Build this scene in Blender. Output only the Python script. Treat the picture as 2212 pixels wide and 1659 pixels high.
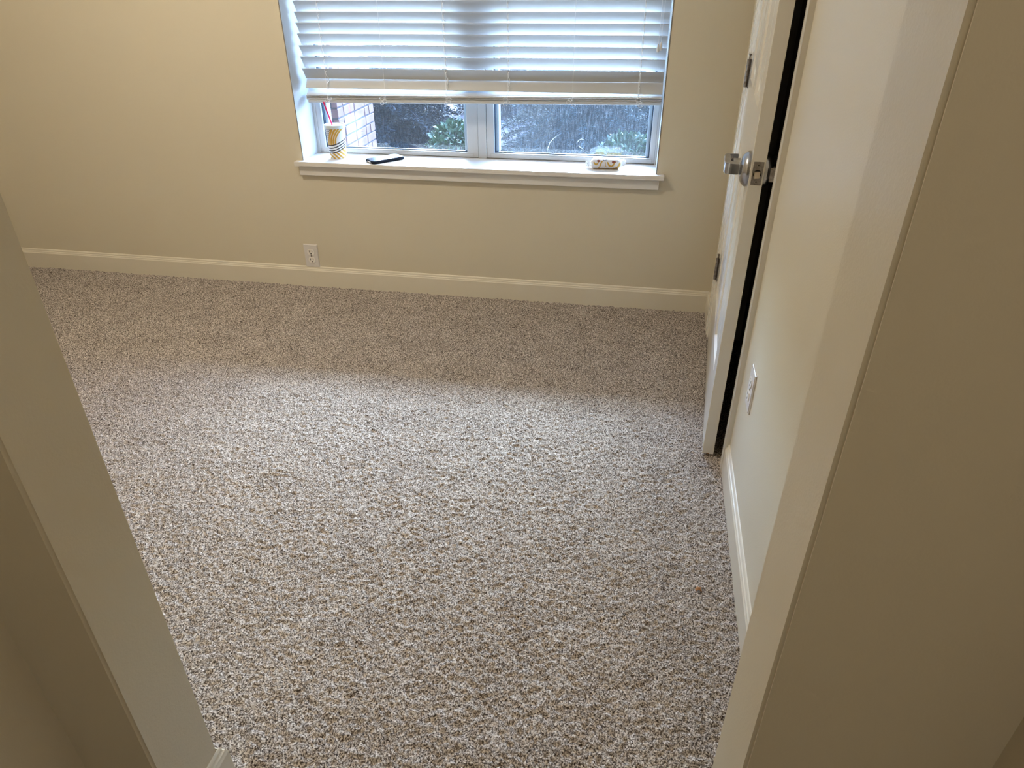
import bpy, bmesh, math, random
import numpy as np
from mathutils import Vector, Matrix

for o in list(bpy.data.objects):
    bpy.data.objects.remove(o)
SC = bpy.context.scene
COL = SC.collection
random.seed(7)
rng = np.random.default_rng(11)

# ------------------------------------------------------------------ camera
cam_d = bpy.data.cameras.new('camera')
cam = bpy.data.objects.new('camera', cam_d)
COL.objects.link(cam)
cam_d.sensor_width = 36.0
cam_d.lens = 24.162
cam_d.clip_start = 0.02
R_ = Vector((0.98463089, 0.17459865, -0.00416237))
U_ = Vector((-0.08622609, 0.50671247, 0.85779225))
F_ = Vector((-0.15187849, 0.84424984, -0.5139797))
m = Matrix(((R_.x, U_.x, -F_.x, 1.13923), (R_.y, U_.y, -F_.y, -2.91392), (R_.z, U_.z, -F_.z, 1.30992), (0, 0, 0, 1)))
cam.matrix_world = m
SC.camera = cam

# ------------------------------------------------------------------ world: bright hazy sky
W = bpy.data.worlds.new('sky')
SC.world = W
W.use_nodes = True
wn = W.node_tree.nodes
sky = wn.new('ShaderNodeTexSky')
sky.sky_type = 'NISHITA'
sky.sun_disc = False                     # sun veiled by haze, beyond the trees in front of the window
sky.sun_elevation = math.radians(36)
sky.sun_rotation = math.radians(0)
sky.air_density = 1.0
sky.dust_density = 3.0
sky.ozone_density = 1.0
wb = wn.new('ShaderNodeVectorMath')       # camera white balance sits between lamp light and daylight
wb.operation = 'MULTIPLY'
wb.inputs[1].default_value = (0.64, 0.93, 1.38)
W.node_tree.links.new(sky.outputs['Color'], wb.inputs[0])
W.node_tree.links.new(wb.outputs[0], wn['Background'].inputs['Color'])
wn['Background'].inputs['Strength'].default_value = 3.75

# ------------------------------------------------------------------ view
SC.view_settings.view_transform = 'Standard'
SC.view_settings.look = 'None'
SC.view_settings.gamma = 1.0
SC.view_settings.use_curve_mapping = False
SC.view_settings.exposure = 0.60
LAMP = 80.0          # emission of the room's ceiling lamp dome
ALCOVE_FILL = 19.0         # emission of the unseen lamp added to brighten the alcove

# ------------------------------------------------------------------ measured room (metres)
XR, M_ = 1.4845, 0.0173                 # right wall plane  x = XR + M_*(y+1.1)
RWA = -math.atan(M_)
YA, TH = -2.2888, 0.1212                # partition: room face, thickness
XL, XO = 0.4786, 1.3248                 # opening sides
XE, XF = 0.3445, 1.5701                 # alcove side walls
WL, WR = -0.3202, 1.2194                # window opening
ZS, YF = 0.5984, 0.1597                 # sill height, window frame depth
HB, HF, TB = 0.1003, 0.0798, 0.0115     # baseboard
ZC = 2.44
XLEFT = -2.3
ZW = 2.10                               # window head

# ------------------------------------------------------------------ material helpers
def nm(name):
    mt = bpy.data.materials.new(name)
    mt.use_nodes = True
    nt = mt.node_tree
    b = nt.nodes['Principled BSDF']
    return mt, nt, b

def plain(name, col, rough=0.5, metal=0.0, bump=None, var=None, spec=None, coat=None):
    mt, nt, b = nm(name)
    b.inputs['Base Color'].default_value = (*col, 1)
    b.inputs['Roughness'].default_value = rough
    b.inputs['Metallic'].default_value = metal
    if spec is not None:
        b.inputs['Specular IOR Level'].default_value = spec
    if coat:
        b.inputs['Coat Weight'].default_value = coat
        b.inputs['Coat Roughness'].default_value = 0.12
    tc = nt.nodes.new('ShaderNodeTexCoord')
    if var:
        n = nt.nodes.new('ShaderNodeTexNoise')
        n.inputs['Scale'].default_value = var[0]
        n.inputs['Detail'].default_value = 3
        nt.links.new(tc.outputs['Object'], n.inputs['Vector'])
        r = nt.nodes.new('ShaderNodeMapRange')
        r.inputs['From Min'].default_value = 0.3
        r.inputs['From Max'].default_value = 0.7
        r.inputs['To Min'].default_value = 1 - var[1]
        r.inputs['To Max'].default_value = 1 + var[1]
        nt.links.new(n.outputs['Fac'], r.inputs['Value'])
        mx = nt.nodes.new('ShaderNodeVectorMath')
        mx.operation = 'SCALE'
        mx.inputs[0].default_value = col
        nt.links.new(r.outputs['Result'], mx.inputs['Scale'])
        nt.links.new(mx.outputs['Vector'], b.inputs['Base Color'])
    if bump:
        n = nt.nodes.new('ShaderNodeTexNoise')
        n.inputs['Scale'].default_value = bump[0]
        n.inputs['Detail'].default_value = 2
        nt.links.new(tc.outputs['Object'], n.inputs['Vector'])
        bp = nt.nodes.new('ShaderNodeBump')
        bp.inputs['Strength'].default_value = bump[1]
        bp.inputs['Distance'].default_value = bump[2]
        nt.links.new(n.outputs['Fac'], bp.inputs['Height'])
        nt.links.new(bp.outputs['Normal'], b.inputs['Normal'])
    return mt

M = {}
M['wall'] = plain('beige_eggshell_paint', (0.63, 0.56, 0.425), 0.45, bump=(260, 0.18, 0.0012), spec=0.3)
M['ceiling'] = plain('ceiling_paint', (0.78, 0.75, 0.68), 0.8, bump=(160, 0.3, 0.002))
M['trim'] = plain('cream_trim_paint', (0.70, 0.635, 0.51), 0.28, bump=(30, 0.05, 0.001))
M['white'] = plain('white_sill_paint', (0.70, 0.665, 0.61), 0.28, bump=(40, 0.06, 0.001))
M['door'] = plain('white_semi_gloss_door_paint', (0.74, 0.69, 0.60), 0.16, bump=(25, 0.04, 0.001))
M['liner'] = plain('white_jamb_paint', (0.52, 0.515, 0.505), 0.35, bump=(40, 0.06, 0.001))
M['vinyl'] = plain('white_vinyl', (0.47, 0.475, 0.485), 0.35)
M['slat'] = plain('white_faux_wood_slat', (0.50, 0.50, 0.495), 0.42)
M['gasket'] = plain('dark_blue_gasket', (0.03, 0.05, 0.08), 0.6)
M['cord'] = plain('white_braided_cord', (0.85, 0.85, 0.84), 0.8)
M['tassel'] = plain('off_white_tassel', (0.66, 0.63, 0.58), 0.5)
M['chrome'] = plain('satin_chrome', (0.46, 0.46, 0.48), 0.26, 1.0, var=(60, 0.15))
M['nickel'] = plain('dull_nickel', (0.30, 0.27, 0.245), 0.38, 1.0, var=(120, 0.3))
M['brass'] = plain('worn_latch_metal', (0.52, 0.44, 0.34), 0.35, 1.0)
M['black'] = plain('black_recess', (0.006, 0.005, 0.005), 0.7)
M['plate'] = plain('almond_outlet_plastic', (0.66, 0.615, 0.575), 0.35)
M['recep'] = plain('white_receptacle_plastic', (0.80, 0.75, 0.68), 0.3)
M['wood'] = plain('bare_chipped_wood', (0.33, 0.15, 0.05), 0.8)
M['cup'] = plain('white_paper_cup', (0.66, 0.66, 0.67), 0.4)
M['lid'] = plain('translucent_white_lid', (0.55, 0.60, 0.61), 0.3)
M['yellow'] = plain('mustard_print', (0.50, 0.28, 0.03), 0.45)
M['ink'] = plain('navy_black_print', (0.012, 0.014, 0.022), 0.45)
M['orange'] = plain('orange_print', (0.8, 0.22, 0.03), 0.45)
M['straw'] = plain('crimson_pink_straw', (0.72, 0.004, 0.09), 0.3)
M['phonecase'] = plain('dark_navy_rubber_case', (0.012, 0.016, 0.024), 0.85, spec=0.12)
M['screen'] = plain('black_phone_glass', (0.015, 0.022, 0.026), 0.12, spec=0.25)
M['foil'] = plain('white_wrapper_film', (0.62, 0.60, 0.60), 0.3)
M['rust'] = plain('brown_print', (0.22, 0.055, 0.03), 0.4)
M['leafbit'] = plain('dried_leaf', (0.36, 0.17, 0.06), 0.8)
M['brick'] = plain('pink_buff_brick', (0.175, 0.092, 0.082), 0.9, bump=(90, 0.4, 0.004), var=(9, 0.14))
M['mortar'] = plain('grey_mortar', (0.075, 0.065, 0.065), 0.95, bump=(120, 0.4, 0.003))
M['concrete'] = plain('concrete', (0.25, 0.245, 0.24), 0.9, var=(6, 0.1))
M['soffit'] = plain('porch_soffit_paint', (0.55, 0.55, 0.55), 0.8)
M['bark'] = plain('grey_brown_bark', (0.07, 0.055, 0.045), 0.95, bump=(60, 0.6, 0.01))
M['needle'] = plain('dark_conifer_needles', (0.010, 0.016, 0.015), 0.6, var=(4, 0.35))
M['needle2'] = plain('blue_green_conifer_needles', (0.016, 0.034, 0.026), 0.6, var=(4, 0.35))
M['leaf'] = plain('bright_green_leaves', (0.035, 0.07, 0.016), 0.55, var=(5, 0.35))
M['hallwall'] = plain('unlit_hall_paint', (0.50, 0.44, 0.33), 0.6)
M['mulch'] = plain('pinkish_mulch', (0.06, 0.04, 0.038), 0.95, var=(14, 0.3), bump=(40, 0.6, 0.02))
M['lawn'] = plain('mown_lawn', (0.05, 0.075, 0.03), 0.95, var=(3, 0.25))

def carpet_mat():
    mt, nt, b = nm('speckled_taupe_cut_pile')
    tc = nt.nodes.new('ShaderNodeTexCoord')
    n = nt.nodes.new('ShaderNodeTexNoise')
    n.inputs['Scale'].default_value = 290
    n.inputs['Detail'].default_value = 2.5
    n.inputs['Roughness'].default_value = 0.65
    nt.links.new(tc.outputs['Object'], n.inputs['Vector'])
    n2 = nt.nodes.new('ShaderNodeTexNoise')
    n2.inputs['Scale'].default_value = 9
    n2.inputs['Detail'].default_value = 3
    nt.links.new(tc.outputs['Object'], n2.inputs['Vector'])
    add = nt.nodes.new('ShaderNodeMath')
    add.operation = 'MULTIPLY_ADD'
    nt.links.new(n2.outputs['Fac'], add.inputs[0])
    add.inputs[1].default_value = 0.06
    nt.links.new(n.outputs['Fac'], add.inputs[2])
    r = nt.nodes.new('ShaderNodeValToRGB')
    e = r.color_ramp.elements
    e[0].position = 0.40
    e[0].color = (0.030, 0.020, 0.016, 1)
    e[1].position = 0.65
    e[1].color = (0.72, 0.645, 0.57, 1)
    x = e.new(0.525)
    x.color = (0.29, 0.24, 0.20, 1)
    nt.links.new(add.outputs[0], r.inputs['Fac'])
    nt.links.new(r.outputs['Color'], b.inputs['Base Color'])
    b.inputs['Roughness'].default_value = 0.95
    b.inputs['Specular IOR Level'].default_value = 0.1
    b.inputs['Sheen Weight'].default_value = 0.15
    return mt
M['carpet'] = carpet_mat()

def glass_mat(name, dirt, streak):
    mt = bpy.data.materials.new(name)
    mt.use_nodes = True
    nt = mt.node_tree
    nt.nodes.remove(nt.nodes['Principled BSDF'])
    out = nt.nodes['Material Output']
    tr = nt.nodes.new('ShaderNodeBsdfTransparent')
    tr.inputs['Color'].default_value = (0.92, 0.97, 1.0, 1)
    gl = nt.nodes.new('ShaderNodeBsdfGlossy')
    gl.inputs['Roughness'].default_value = 0.02
    m0 = nt.nodes.new('ShaderNodeMixShader')
    m0.inputs['Fac'].default_value = 0.05
    nt.links.new(tr.outputs[0], m0.inputs[1])
    nt.links.new(gl.outputs[0], m0.inputs[2])
    tl = nt.nodes.new('ShaderNodeBsdfTranslucent')
    tl.inputs['Color'].default_value = (0.75, 0.80, 0.88, 1)
    tc = nt.nodes.new('ShaderNodeTexCoord')
    mp = nt.nodes.new('ShaderNodeMapping')
    mp.inputs['Scale'].default_value = (260, 260, 22)      # rain streaks run down the pane
    nt.links.new(tc.outputs['Object'], mp.inputs['Vector'])
    n = nt.nodes.new('ShaderNodeTexNoise')
    n.inputs['Scale'].default_value = 1.0
    n.inputs['Detail'].default_value = 3
    nt.links.new(mp.outputs[0], n.inputs['Vector'])
    r = nt.nodes.new('ShaderNodeMapRange')
    r.inputs['From Min'].default_value = 0.48
    r.inputs['From Max'].default_value = 0.72
    r.inputs['To Min'].default_value = dirt
    r.inputs['To Max'].default_value = dirt + streak
    nt.links.new(n.outputs['Fac'], r.inputs['Value'])
    v = nt.nodes.new('ShaderNodeTexVoronoi')                # dried specks
    v.inputs['Scale'].default_value = 75
    nt.links.new(tc.outputs['Object'], v.inputs['Vector'])
    lt = nt.nodes.new('ShaderNodeMapRange')
    lt.inputs['From Min'].default_value = 0.09
    lt.inputs['From Max'].default_value = 0.16
    lt.inputs['To Min'].default_value = streak * 1.1
    lt.inputs['To Max'].default_value = 0.0
    nt.links.new(v.outputs['Distance'], lt.inputs['Value'])
    ad = nt.nodes.new('ShaderNodeMath')
    ad.operation = 'ADD'
    nt.links.new(r.outputs[0], ad.inputs[0])
    nt.links.new(lt.outputs[0], ad.inputs[1])
    m1 = nt.nodes.new('ShaderNodeMixShader')
    nt.links.new(ad.outputs[0], m1.inputs['Fac'])
    nt.links.new(m0.outputs[0], m1.inputs[1])
    nt.links.new(tl.outputs[0], m1.inputs[2])
    nt.links.new(m1.outputs[0], out.inputs['Surface'])
    return mt
M['glassL'] = glass_mat('dusty_window_glass', 0.0022, 0.005)
M['glassR'] = glass_mat('rain_streaked_window_glass', 0.006, 0.016)

def emit(name, col, s):
    mt = bpy.data.materials.new(name)
    mt.use_nodes = True
    nt = mt.node_tree
    nt.nodes.remove(nt.nodes['Principled BSDF'])
    e = nt.nodes.new('ShaderNodeEmission')
    e.inputs['Color'].default_value = (*col, 1)
    e.inputs['Strength'].default_value = s
    nt.links.new(e.outputs[0], nt.nodes['Material Output'].inputs['Surface'])
    return mt
M['lampglass'] = emit('lit_opal_glass', (1.0, 0.90, 0.74), LAMP)
M['fillglass'] = emit('alcove_fill_glow', (1.0, 0.90, 0.74), ALCOVE_FILL)

# ------------------------------------------------------------------ geometry helpers
def tag(o, label=None, cat=None, group=None, kind=None):
    if label: o['label'] = label
    if cat: o['category'] = cat
    if group: o['group'] = group
    if kind: o['kind'] = kind
    return o

def empty(name, loc=(0, 0, 0), rz=0.0, label=None, cat=None, kind=None, group=None):
    o = bpy.data.objects.new(name, None)
    COL.objects.link(o)
    o.location = loc
    o.rotation_euler = (0, 0, rz)
    o.empty_display_size = 0.05
    return tag(o, label, cat, group, kind)

def fin(name, bm, mat, parent=None, smooth=False, loc=None, rot=None, kind=None):
    me = bpy.data.meshes.new(name)
    bm.to_mesh(me)
    bm.free()
    mats = mat if isinstance(mat, (list, tuple)) else [mat]
    for k in mats:
        me.materials.append(M[k])
    if smooth:
        me.polygons.foreach_set('use_smooth', [True] * len(me.polygons))
        if smooth != 'all':
            me.set_sharp_from_angle(angle=math.radians(smooth if smooth is not True else 40))
    o = bpy.data.objects.new(name, me)
    COL.objects.link(o)
    if parent: o.parent = parent
    if loc: o.location = loc
    if rot: o.rotation_euler = rot
    if kind: o['kind'] = kind
    return o

def link(name, me, parent=None, loc=None, rot=None):
    o = bpy.data.objects.new(name, me)
    COL.objects.link(o)
    if parent: o.parent = parent
    if loc: o.location = loc
    if rot: o.rotation_euler = rot
    return o

def B(bm, x0, x1, y0, y1, z0, z1, bev=0.0, seg=1, mi=0):
    vs = [bm.verts.new((x, y, z)) for x in (x0, x1) for y in (y0, y1) for z in (z0, z1)]
    q = [(0, 1, 3, 2), (4, 6, 7, 5), (0, 4, 5, 1), (2, 3, 7, 6), (0, 2, 6, 4), (1, 5, 7, 3)]
    fs = [bm.faces.new([vs[i] for i in f]) for f in q]
    for f in fs: f.material_index = mi
    if bev > 0:
        es = list({e for f in fs for e in f.edges})
        bmesh.ops.bevel(bm, geom=es, offset=bev, segments=seg, affect='EDGES', profile=0.5)
    return bm

def box(name, dims, mat, parent=None, bev=0.0, seg=1, **k):
    bm = bmesh.new()
    B(bm, *dims, bev=bev, seg=seg)
    return fin(name, bm, mat, parent, **k)

def prism(bm, prof, fn, a, b):
    """extrude a closed profile (list of 2-tuples) from a to b; fn(p, t) -> 3D"""
    v0 = [bm.verts.new(fn(p, a)) for p in prof]
    v1 = [bm.verts.new(fn(p, b)) for p in prof]
    n = len(prof)
    for i in range(n):
        bm.faces.new((v0[i], v0[(i + 1) % n], v1[(i + 1) % n], v1[i]))
    bm.faces.new(v0[::-1])
    bm.faces.new(v1)
    bmesh.ops.recalc_face_normals(bm, faces=bm.faces[:])
    return bm

def lathe(bm, prof, seg=32, fn=lambda x, y, z: (x, y, z), cap=True):
    rings = []
    for r, z in prof:
        if r < 1e-6:
            rings.append([bm.verts.new(fn(0, 0, z))])
        else:
            rings.append([bm.verts.new(fn(r * math.cos(2 * math.pi * i / seg), r * math.sin(2 * math.pi * i / seg), z)) for i in range(seg)])
    for a, b in zip(rings, rings[1:]):
        for i in range(seg):
            j = (i + 1) % seg
            if len(a) == 1 and len(b) == 1: continue
            if len(a) == 1: bm.faces.new((a[0], b[j], b[i]))
            elif len(b) == 1: bm.faces.new((a[i], a[j], b[0]))
            else: bm.faces.new((a[i], a[j], b[j], b[i]))
    if cap:
        if len(rings[0]) > 1: bm.faces.new(rings[0][::-1])
        if len(rings[-1]) > 1: bm.faces.new(rings[-1])
    bmesh.ops.recalc_face_normals(bm, faces=bm.faces[:])
    return bm

def tube(bm, pts, rad, seg=6):
    pts = [Vector(p) for p in pts]
    rad = rad if isinstance(rad, (list, tuple)) else [rad] * len(pts)
    prev = None
    ref = Vector((0.31, 0.52, 0.79))
    for i, p in enumerate(pts):
        t = (pts[min(i + 1, len(pts) - 1)] - pts[max(i - 1, 0)]).normalized()
        a = t.cross(ref)
        if a.length < 1e-3: a = t.cross(Vector((1, 0, 0)))
        a.normalize()
        b = t.cross(a)
        ring = [bm.verts.new(p + rad[i] * (math.cos(2 * math.pi * k / seg) * a + math.sin(2 * math.pi * k / seg) * b)) for k in range(seg)]
        if prev:
            for k in range(seg):
                bm.faces.new((prev[k], prev[(k + 1) % seg], ring[(k + 1) % seg], ring[k]))
        else:
            bm.faces.new(ring[::-1])
        prev = ring
    bm.faces.new(prev)
    return bm

# ================================================================== ROOM SHELL
struct = lambda o: tag(o, kind='structure')

bm = bmesh.new()
B(bm, XLEFT - 0.15, WL, 0, 0.26, -0.05, ZC)
B(bm, WR, 1.66, 0, 0.26, -0.05, ZC)
B(bm, WL, WR, 0, 0.26, -0.05, ZS - 0.022)
B(bm, WL, WR, 0, 0.26, ZW, ZC)
struct(fin('wall_back', bm, 'wall'))
struct(box('wall_left', (XLEFT - 0.15, XLEFT, YA - TH, 0, -0.05, ZC), 'wall'))

# right wall is built in its own slightly turned frame: local x = 0 on the wall face, local y = 0 at world y = -1.1
RWL = (XR, -1.1, 0)
DY0, DY1, DZ = 0.001, 0.8625, 2.05       # rough door opening (local y) and height
bm = bmesh.new()
B(bm, 0, 0.12, -1.21, DY0, -0.05, ZC)
B(bm, 0, 0.12, DY1, 1.10, -0.05, ZC)
B(bm, 0, 0.12, DY0, DY1, DZ, ZC)
struct(fin('wall_right', bm, 'wall', loc=RWL, rot=(0, 0, RWA)))

# partition with the cased opening the camera looks through (drywall corners slightly eased)
def eased(x0, x1, y0, y1, z0, z1, name):
    bm = bmesh.new()
    B(bm, x0, x1, y0, y1, z0, z1)
    es = [e for e in bm.edges if abs(e.verts[0].co.z - e.verts[1].co.z) > 0.1]
    bmesh.ops.bevel(bm, geom=es, offset=0.004, segments=3, affect='EDGES')
    return struct(fin(name, bm, 'wall', smooth=60))
eased(XLEFT, XL, YA - TH, YA, -0.05, ZC, 'wall_front_left')
eased(XO, 1.66, YA - TH, YA, -0.05, ZC, 'wall_front_right')
struct(box('wall_front_header', (XL, XO, YA - TH, YA, 2.1, ZC), 'wall'))
struct(box('wall_alcove_left', (XE - 0.1, XE, -5.6, YA - TH, -0.05, ZC), 'wall'))
struct(box('wall_alcove_right', (XF, XF + 0.1, -5.6, YA - TH, -0.05, ZC), 'wall'))
struct(box('wall_alcove_back', (XE - 0.1, XF + 0.1, -5.7, -5.6, -0.05, ZC), 'wall'))
struct(box('ceiling', (XLEFT - 0.15, 1.68, -5.7, 0.26, ZC, ZC + 0.1), 'ceiling'))
struct(box('floor', (XLEFT - 0.15, 2.95, -5.7, 0.26, -0.10, -0.011), 'concrete'))

# unlit hall beyond the door
bm = bmesh.new()
B(bm, 2.85, 2.95, -2.0, 0.26, -0.011, ZC)
B(bm, 1.66, 2.95, -2.1, -2.0, -0.011, ZC)
B(bm, 1.66, 2.95, 0.16, 0.26, -0.011, ZC)
B(bm, 1.66, 2.95, -2.1, 0.26, ZC, ZC + 0.1)
B(bm, 1.60, 1.66, -2.1, -1.2, -0.011, ZC)
struct(fin('wall_hall', bm, 'hallwall'))

# ------------------------------------------------------------------ carpet
def make_carpet():
    x0, x1, y0, y1, st = XLEFT, 1.60, -2.72, -0.0005, 0.0042
    nx, ny = int((x1 - x0) / st) + 1, int((y1 - y0) / st) + 1
    X, Y = np.meshgrid(np.linspace(x0, x1, nx), np.linspace(y0, y1, ny), indexing='ij')
    h = rng.random((nx, ny))
    h = 0.6 * h + 0.1 * (np.roll(h, 1, 0) + np.roll(h, -1, 0) + np.roll(h, 1, 1) + np.roll(h, -1, 1))
    low = np.zeros((nx, ny))
    for k in range(10):
        a, f, ph = rng.random() * 6.28, 10 + 45 * rng.random(), rng.random() * 6.28
        low += np.sin(f * (X * math.cos(a) + Y * math.sin(a)) + ph)
    Z = (h - 0.5) * 0.0115 + low * 0.00015
    jx = (rng.random((nx, ny)) - 0.5) * st * 0.75
    jy = (rng.random((nx, ny)) - 0.5) * st * 0.75
    jy[:, -1] = 0
    co = np.stack([X + jx, Y + jy, Z], -1).reshape(-1, 3).astype(np.float32)
    i = np.arange(nx * ny).reshape(nx, ny)
    f = np.stack([i[:-1, :-1], i[1:, :-1], i[1:, 1:], i[:-1, 1:]], -1).reshape(-1, 4)
    me = bpy.data.meshes.new('carpet')
    me.vertices.add(len(co))
    me.vertices.foreach_set('co', co.ravel())
    me.loops.add(f.size)
    me.loops.foreach_set('vertex_index', f.ravel().astype(np.int32))
    me.polygons.add(len(f))
    me.polygons.foreach_set('loop_start', np.arange(0, f.size, 4, dtype=np.int32))
    me.polygons.foreach_set('loop_total', np.full(len(f), 4, dtype=np.int32))
    me.update(calc_edges=True)
    me.materials.append(M['carpet'])
    o = link('carpet', me)
    tag(o, 'speckled grey-brown cut pile carpet covering the room floor', 'carpet', kind='stuff')
make_carpet()

# ------------------------------------------------------------------ baseboards
BP = [(0, -0.01), (TB, -0.01), (TB, HF), (0.80 * TB, HF + 0.004), (0.74 * TB, HF + 0.0085), (0.50 * TB, HF + 0.0095),
      (0.42 * TB, HF + 0.0115), (0.40 * TB, HF + 0.016), (0.22 * TB, HB - 0.001), (0, HB)]
def base(name, fn, a, b, **k):
    bm = bmesh.new()
    prism(bm, BP, fn, a, b)
    return struct(fin(name, bm, 'trim', **k))
base('baseboard_back', lambda p, t: (t, -p[0], p[1]), XLEFT, 1.4985)
base('baseboard_left', lambda p, t: (XLEFT + p[0], t, p[1]), YA, 0)
base('baseboard_right', lambda p, t: (-p[0], t, p[1]), YA + 1.1, -0.0603, loc=RWL, rot=(0, 0, RWA))
base('baseboard_right_corner', lambda p, t: (-p[0], t, p[1]), 0.9125, 1.10, loc=RWL, rot=(0, 0, RWA))
# mitred outside corners where the partition boards turn into the opening
base('baseboard_front_left', lambda p, t: (XLEFT if t == 0 else XL + p[0], YA + p[0], p[1]), 0, 1)
base('baseboard_front_right', lambda p, t: (XO - p[0] if t == 0 else 1.463, YA + p[0], p[1]), 0, 1)
base('baseboard_reveal_left', lambda p, t: (XL + p[0], YA - TH if t == 0 else YA + p[0], p[1]), 0, 1)
base('baseboard_reveal_right', lambda p, t: (XO - p[0], YA - TH if t == 0 else YA + p[0], p[1]), 0, 1)

# ================================================================== WINDOW
win = empty('window_1', (0, 0, 0), kind='structure')
wm = (WL + WR) / 2
box('jamb_liner', (WL - 0.002, WL + 0.0015, 0.0, YF + 0.03, ZS, ZW), 'liner', win)
box('jamb_liner', (WR - 0.0015, WR + 0.002, 0.0, YF + 0.03, ZS, ZW), 'liner', win)
box('head_liner', (WL, WR, 0.0, YF + 0.03, ZW - 0.0015, ZW + 0.002), 'liner', win)
YS = -0.0339
# stool: slab inside the recess plus horns past the jambs on the wall face
bm = bmesh.new()
prof = [(WL, YF + 0.03), (WL, 0.0), (-0.350, 0.0), (-0.350, YS), (1.2515, YS), (1.2515, 0.0), (WR, 0.0), (WR, YF + 0.03)]
prism(bm, prof, lambda p, t: (p[0], p[1], t), ZS - 0.0194, ZS)
bmesh.ops.bevel(bm, geom=[e for e in bm.edges if all(abs(v.co.y - YS) < 1e-5 for v in e.verts) and abs(e.verts[0].co.z - e.verts[1].co.z) < 1e-5], offset=0.0025, segments=2, affect='EDGES')
fin('window_stool', bm, 'white', win, smooth=50)
box('apron', (-0.3375, 1.2336, -0.017, 0.0, ZS - 0.0194 - 0.0418, ZS - 0.0194), 'white', win, bev=0.0012)

FY = YF            # room face of the vinyl frame
def wbox(name, d, mat='vinyl', bev=0.0012, parent=win):
    return box(name, d, mat, parent, bev=bev)
# outer frame
wbox('side_frame', (WL + 0.0015, WL + 0.016, FY, FY + 0.075, ZS, ZW - 0.002))
wbox('side_frame', (WR - 0.010, WR - 0.0015, FY, FY + 0.075, ZS, ZW - 0.002))
wbox('head_frame', (WL + 0.016, WR - 0.010, FY, FY + 0.075, ZW - 0.03, ZW - 0.002))
wbox('sill_frame', (WL + 0.016, WR - 0.010, FY + 0.012, FY + 0.075, ZS, ZS + 0.014))
wbox('center_post', (0.4405, 0.4765, FY, FY + 0.075, ZS, ZW - 0.03))
def sash(x0, x1, sl, sr, zb, gl, nm_):
    s = empty('sash', (0, 0, 0))
    s.parent = win
    y0, y1 = FY + 0.003, FY + 0.040
    zt = ZW - 0.032
    wbox('stile', (x0, x0 + sl, y0, y1, ZS + 0.003, zt), parent=s)
    wbox('stile', (x1 - sr, x1, y0, y1, ZS + 0.003, zt), parent=s)
    wbox('bottom_rail', (x0 + sl * 0.45, x1 - sr * 0.45, y0 - 0.002, y1, ZS + 0.003, zb - 0.004), parent=s)
    wbox('glazing_ledge', (x0 + sl * 0.75, x1 - sr * 0.75, y0 - 0.002, y1, zb - 0.004, zb), parent=s)
    wbox('top_rail', (x0 + sl, x1 - sr, y0, y1, zt - 0.03, zt), parent=s)
    a, b = x0 + sl, x1 - sr
    bm = bmesh.new()
    for d in ((a, a + 0.004, y1 - 0.024, y1 - 0.010, zb, zt - 0.03), (b - 0.004, b, y1 - 0.024, y1 - 0.010, zb, zt - 0.03),
              (a, b, y1 - 0.024, y1 - 0.010, zb, zb + 0.0035)):
        B(bm, *d)
    fin('gasket', bm, 'gasket', s)
    box('glass_pane', (a + 0.001, b - 0.001, y1 - 0.019, y1 - 0.015, zb + 0.001, zt - 0.031), gl, s)
    # outer glazing stop, seen through the pane
    bm = bmesh.new()
    for d in ((a, a + 0.017, y1 - 0.008, y1 + 0.03, zb, zt - 0.03), (b - 0.017, b, y1 - 0.008, y1 + 0.03, zb, zt - 0.03)):
        B(bm, *d)
    fin('outer_stop', bm, 'vinyl', s)
sash(WL + 0.0165, 0.4395, 0.024, 0.051, 0.6215, 'glassL', 'l')
sash(0.4785, WR - 0.0105, 0.033, 0.022, 0.6225, 'glassR', 'r')

# dried wipe marks on the right pane
def smear_mat():
    mt = bpy.data.materials.new('dried_smear')
    mt.use_nodes = True
    nt = mt.node_tree
    nt.nodes.remove(nt.nodes['Principled BSDF'])
    a = nt.nodes.new('ShaderNodeBsdfTransparent')
    t = nt.nodes.new('ShaderNodeBsdfTranslucent')
    mx = nt.nodes.new('ShaderNodeMixShader')
    mx.inputs['Fac'].default_value = 0.05
    nt.links.new(a.outputs[0], mx.inputs[1])
    nt.links.new(t.outputs[0], mx.inputs[2])
    nt.links.new(mx.outputs[0], nt.nodes['Material Output'].inputs['Surface'])
    return mt
M['smear'] = smear_mat()
rs = [o for o in bpy.data.objects if o.name.startswith('sash')][-1]
for pts_ in (((.744, .632), (.748, .652), (.756, .672), (.772, .690), (.797, .707)), ((.872, .672), (.880, .684), (.893, .691), (.908, .686)), ((.878, .664), (.890, .656), (.903, .647))):
    bm = bmesh.new()
    tube(bm, [(x, FY + 0.0205, z) for x, z in pts_], [0.0004] + [0.0016] * (len(pts_) - 2) + [0.0004], 6)
    for v in bm.verts: v.co.y = FY + 0.0205 + (v.co.y - FY - 0.0205) * 0.12
    fin('glass_smear', bm, 'smear', rs)

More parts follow.
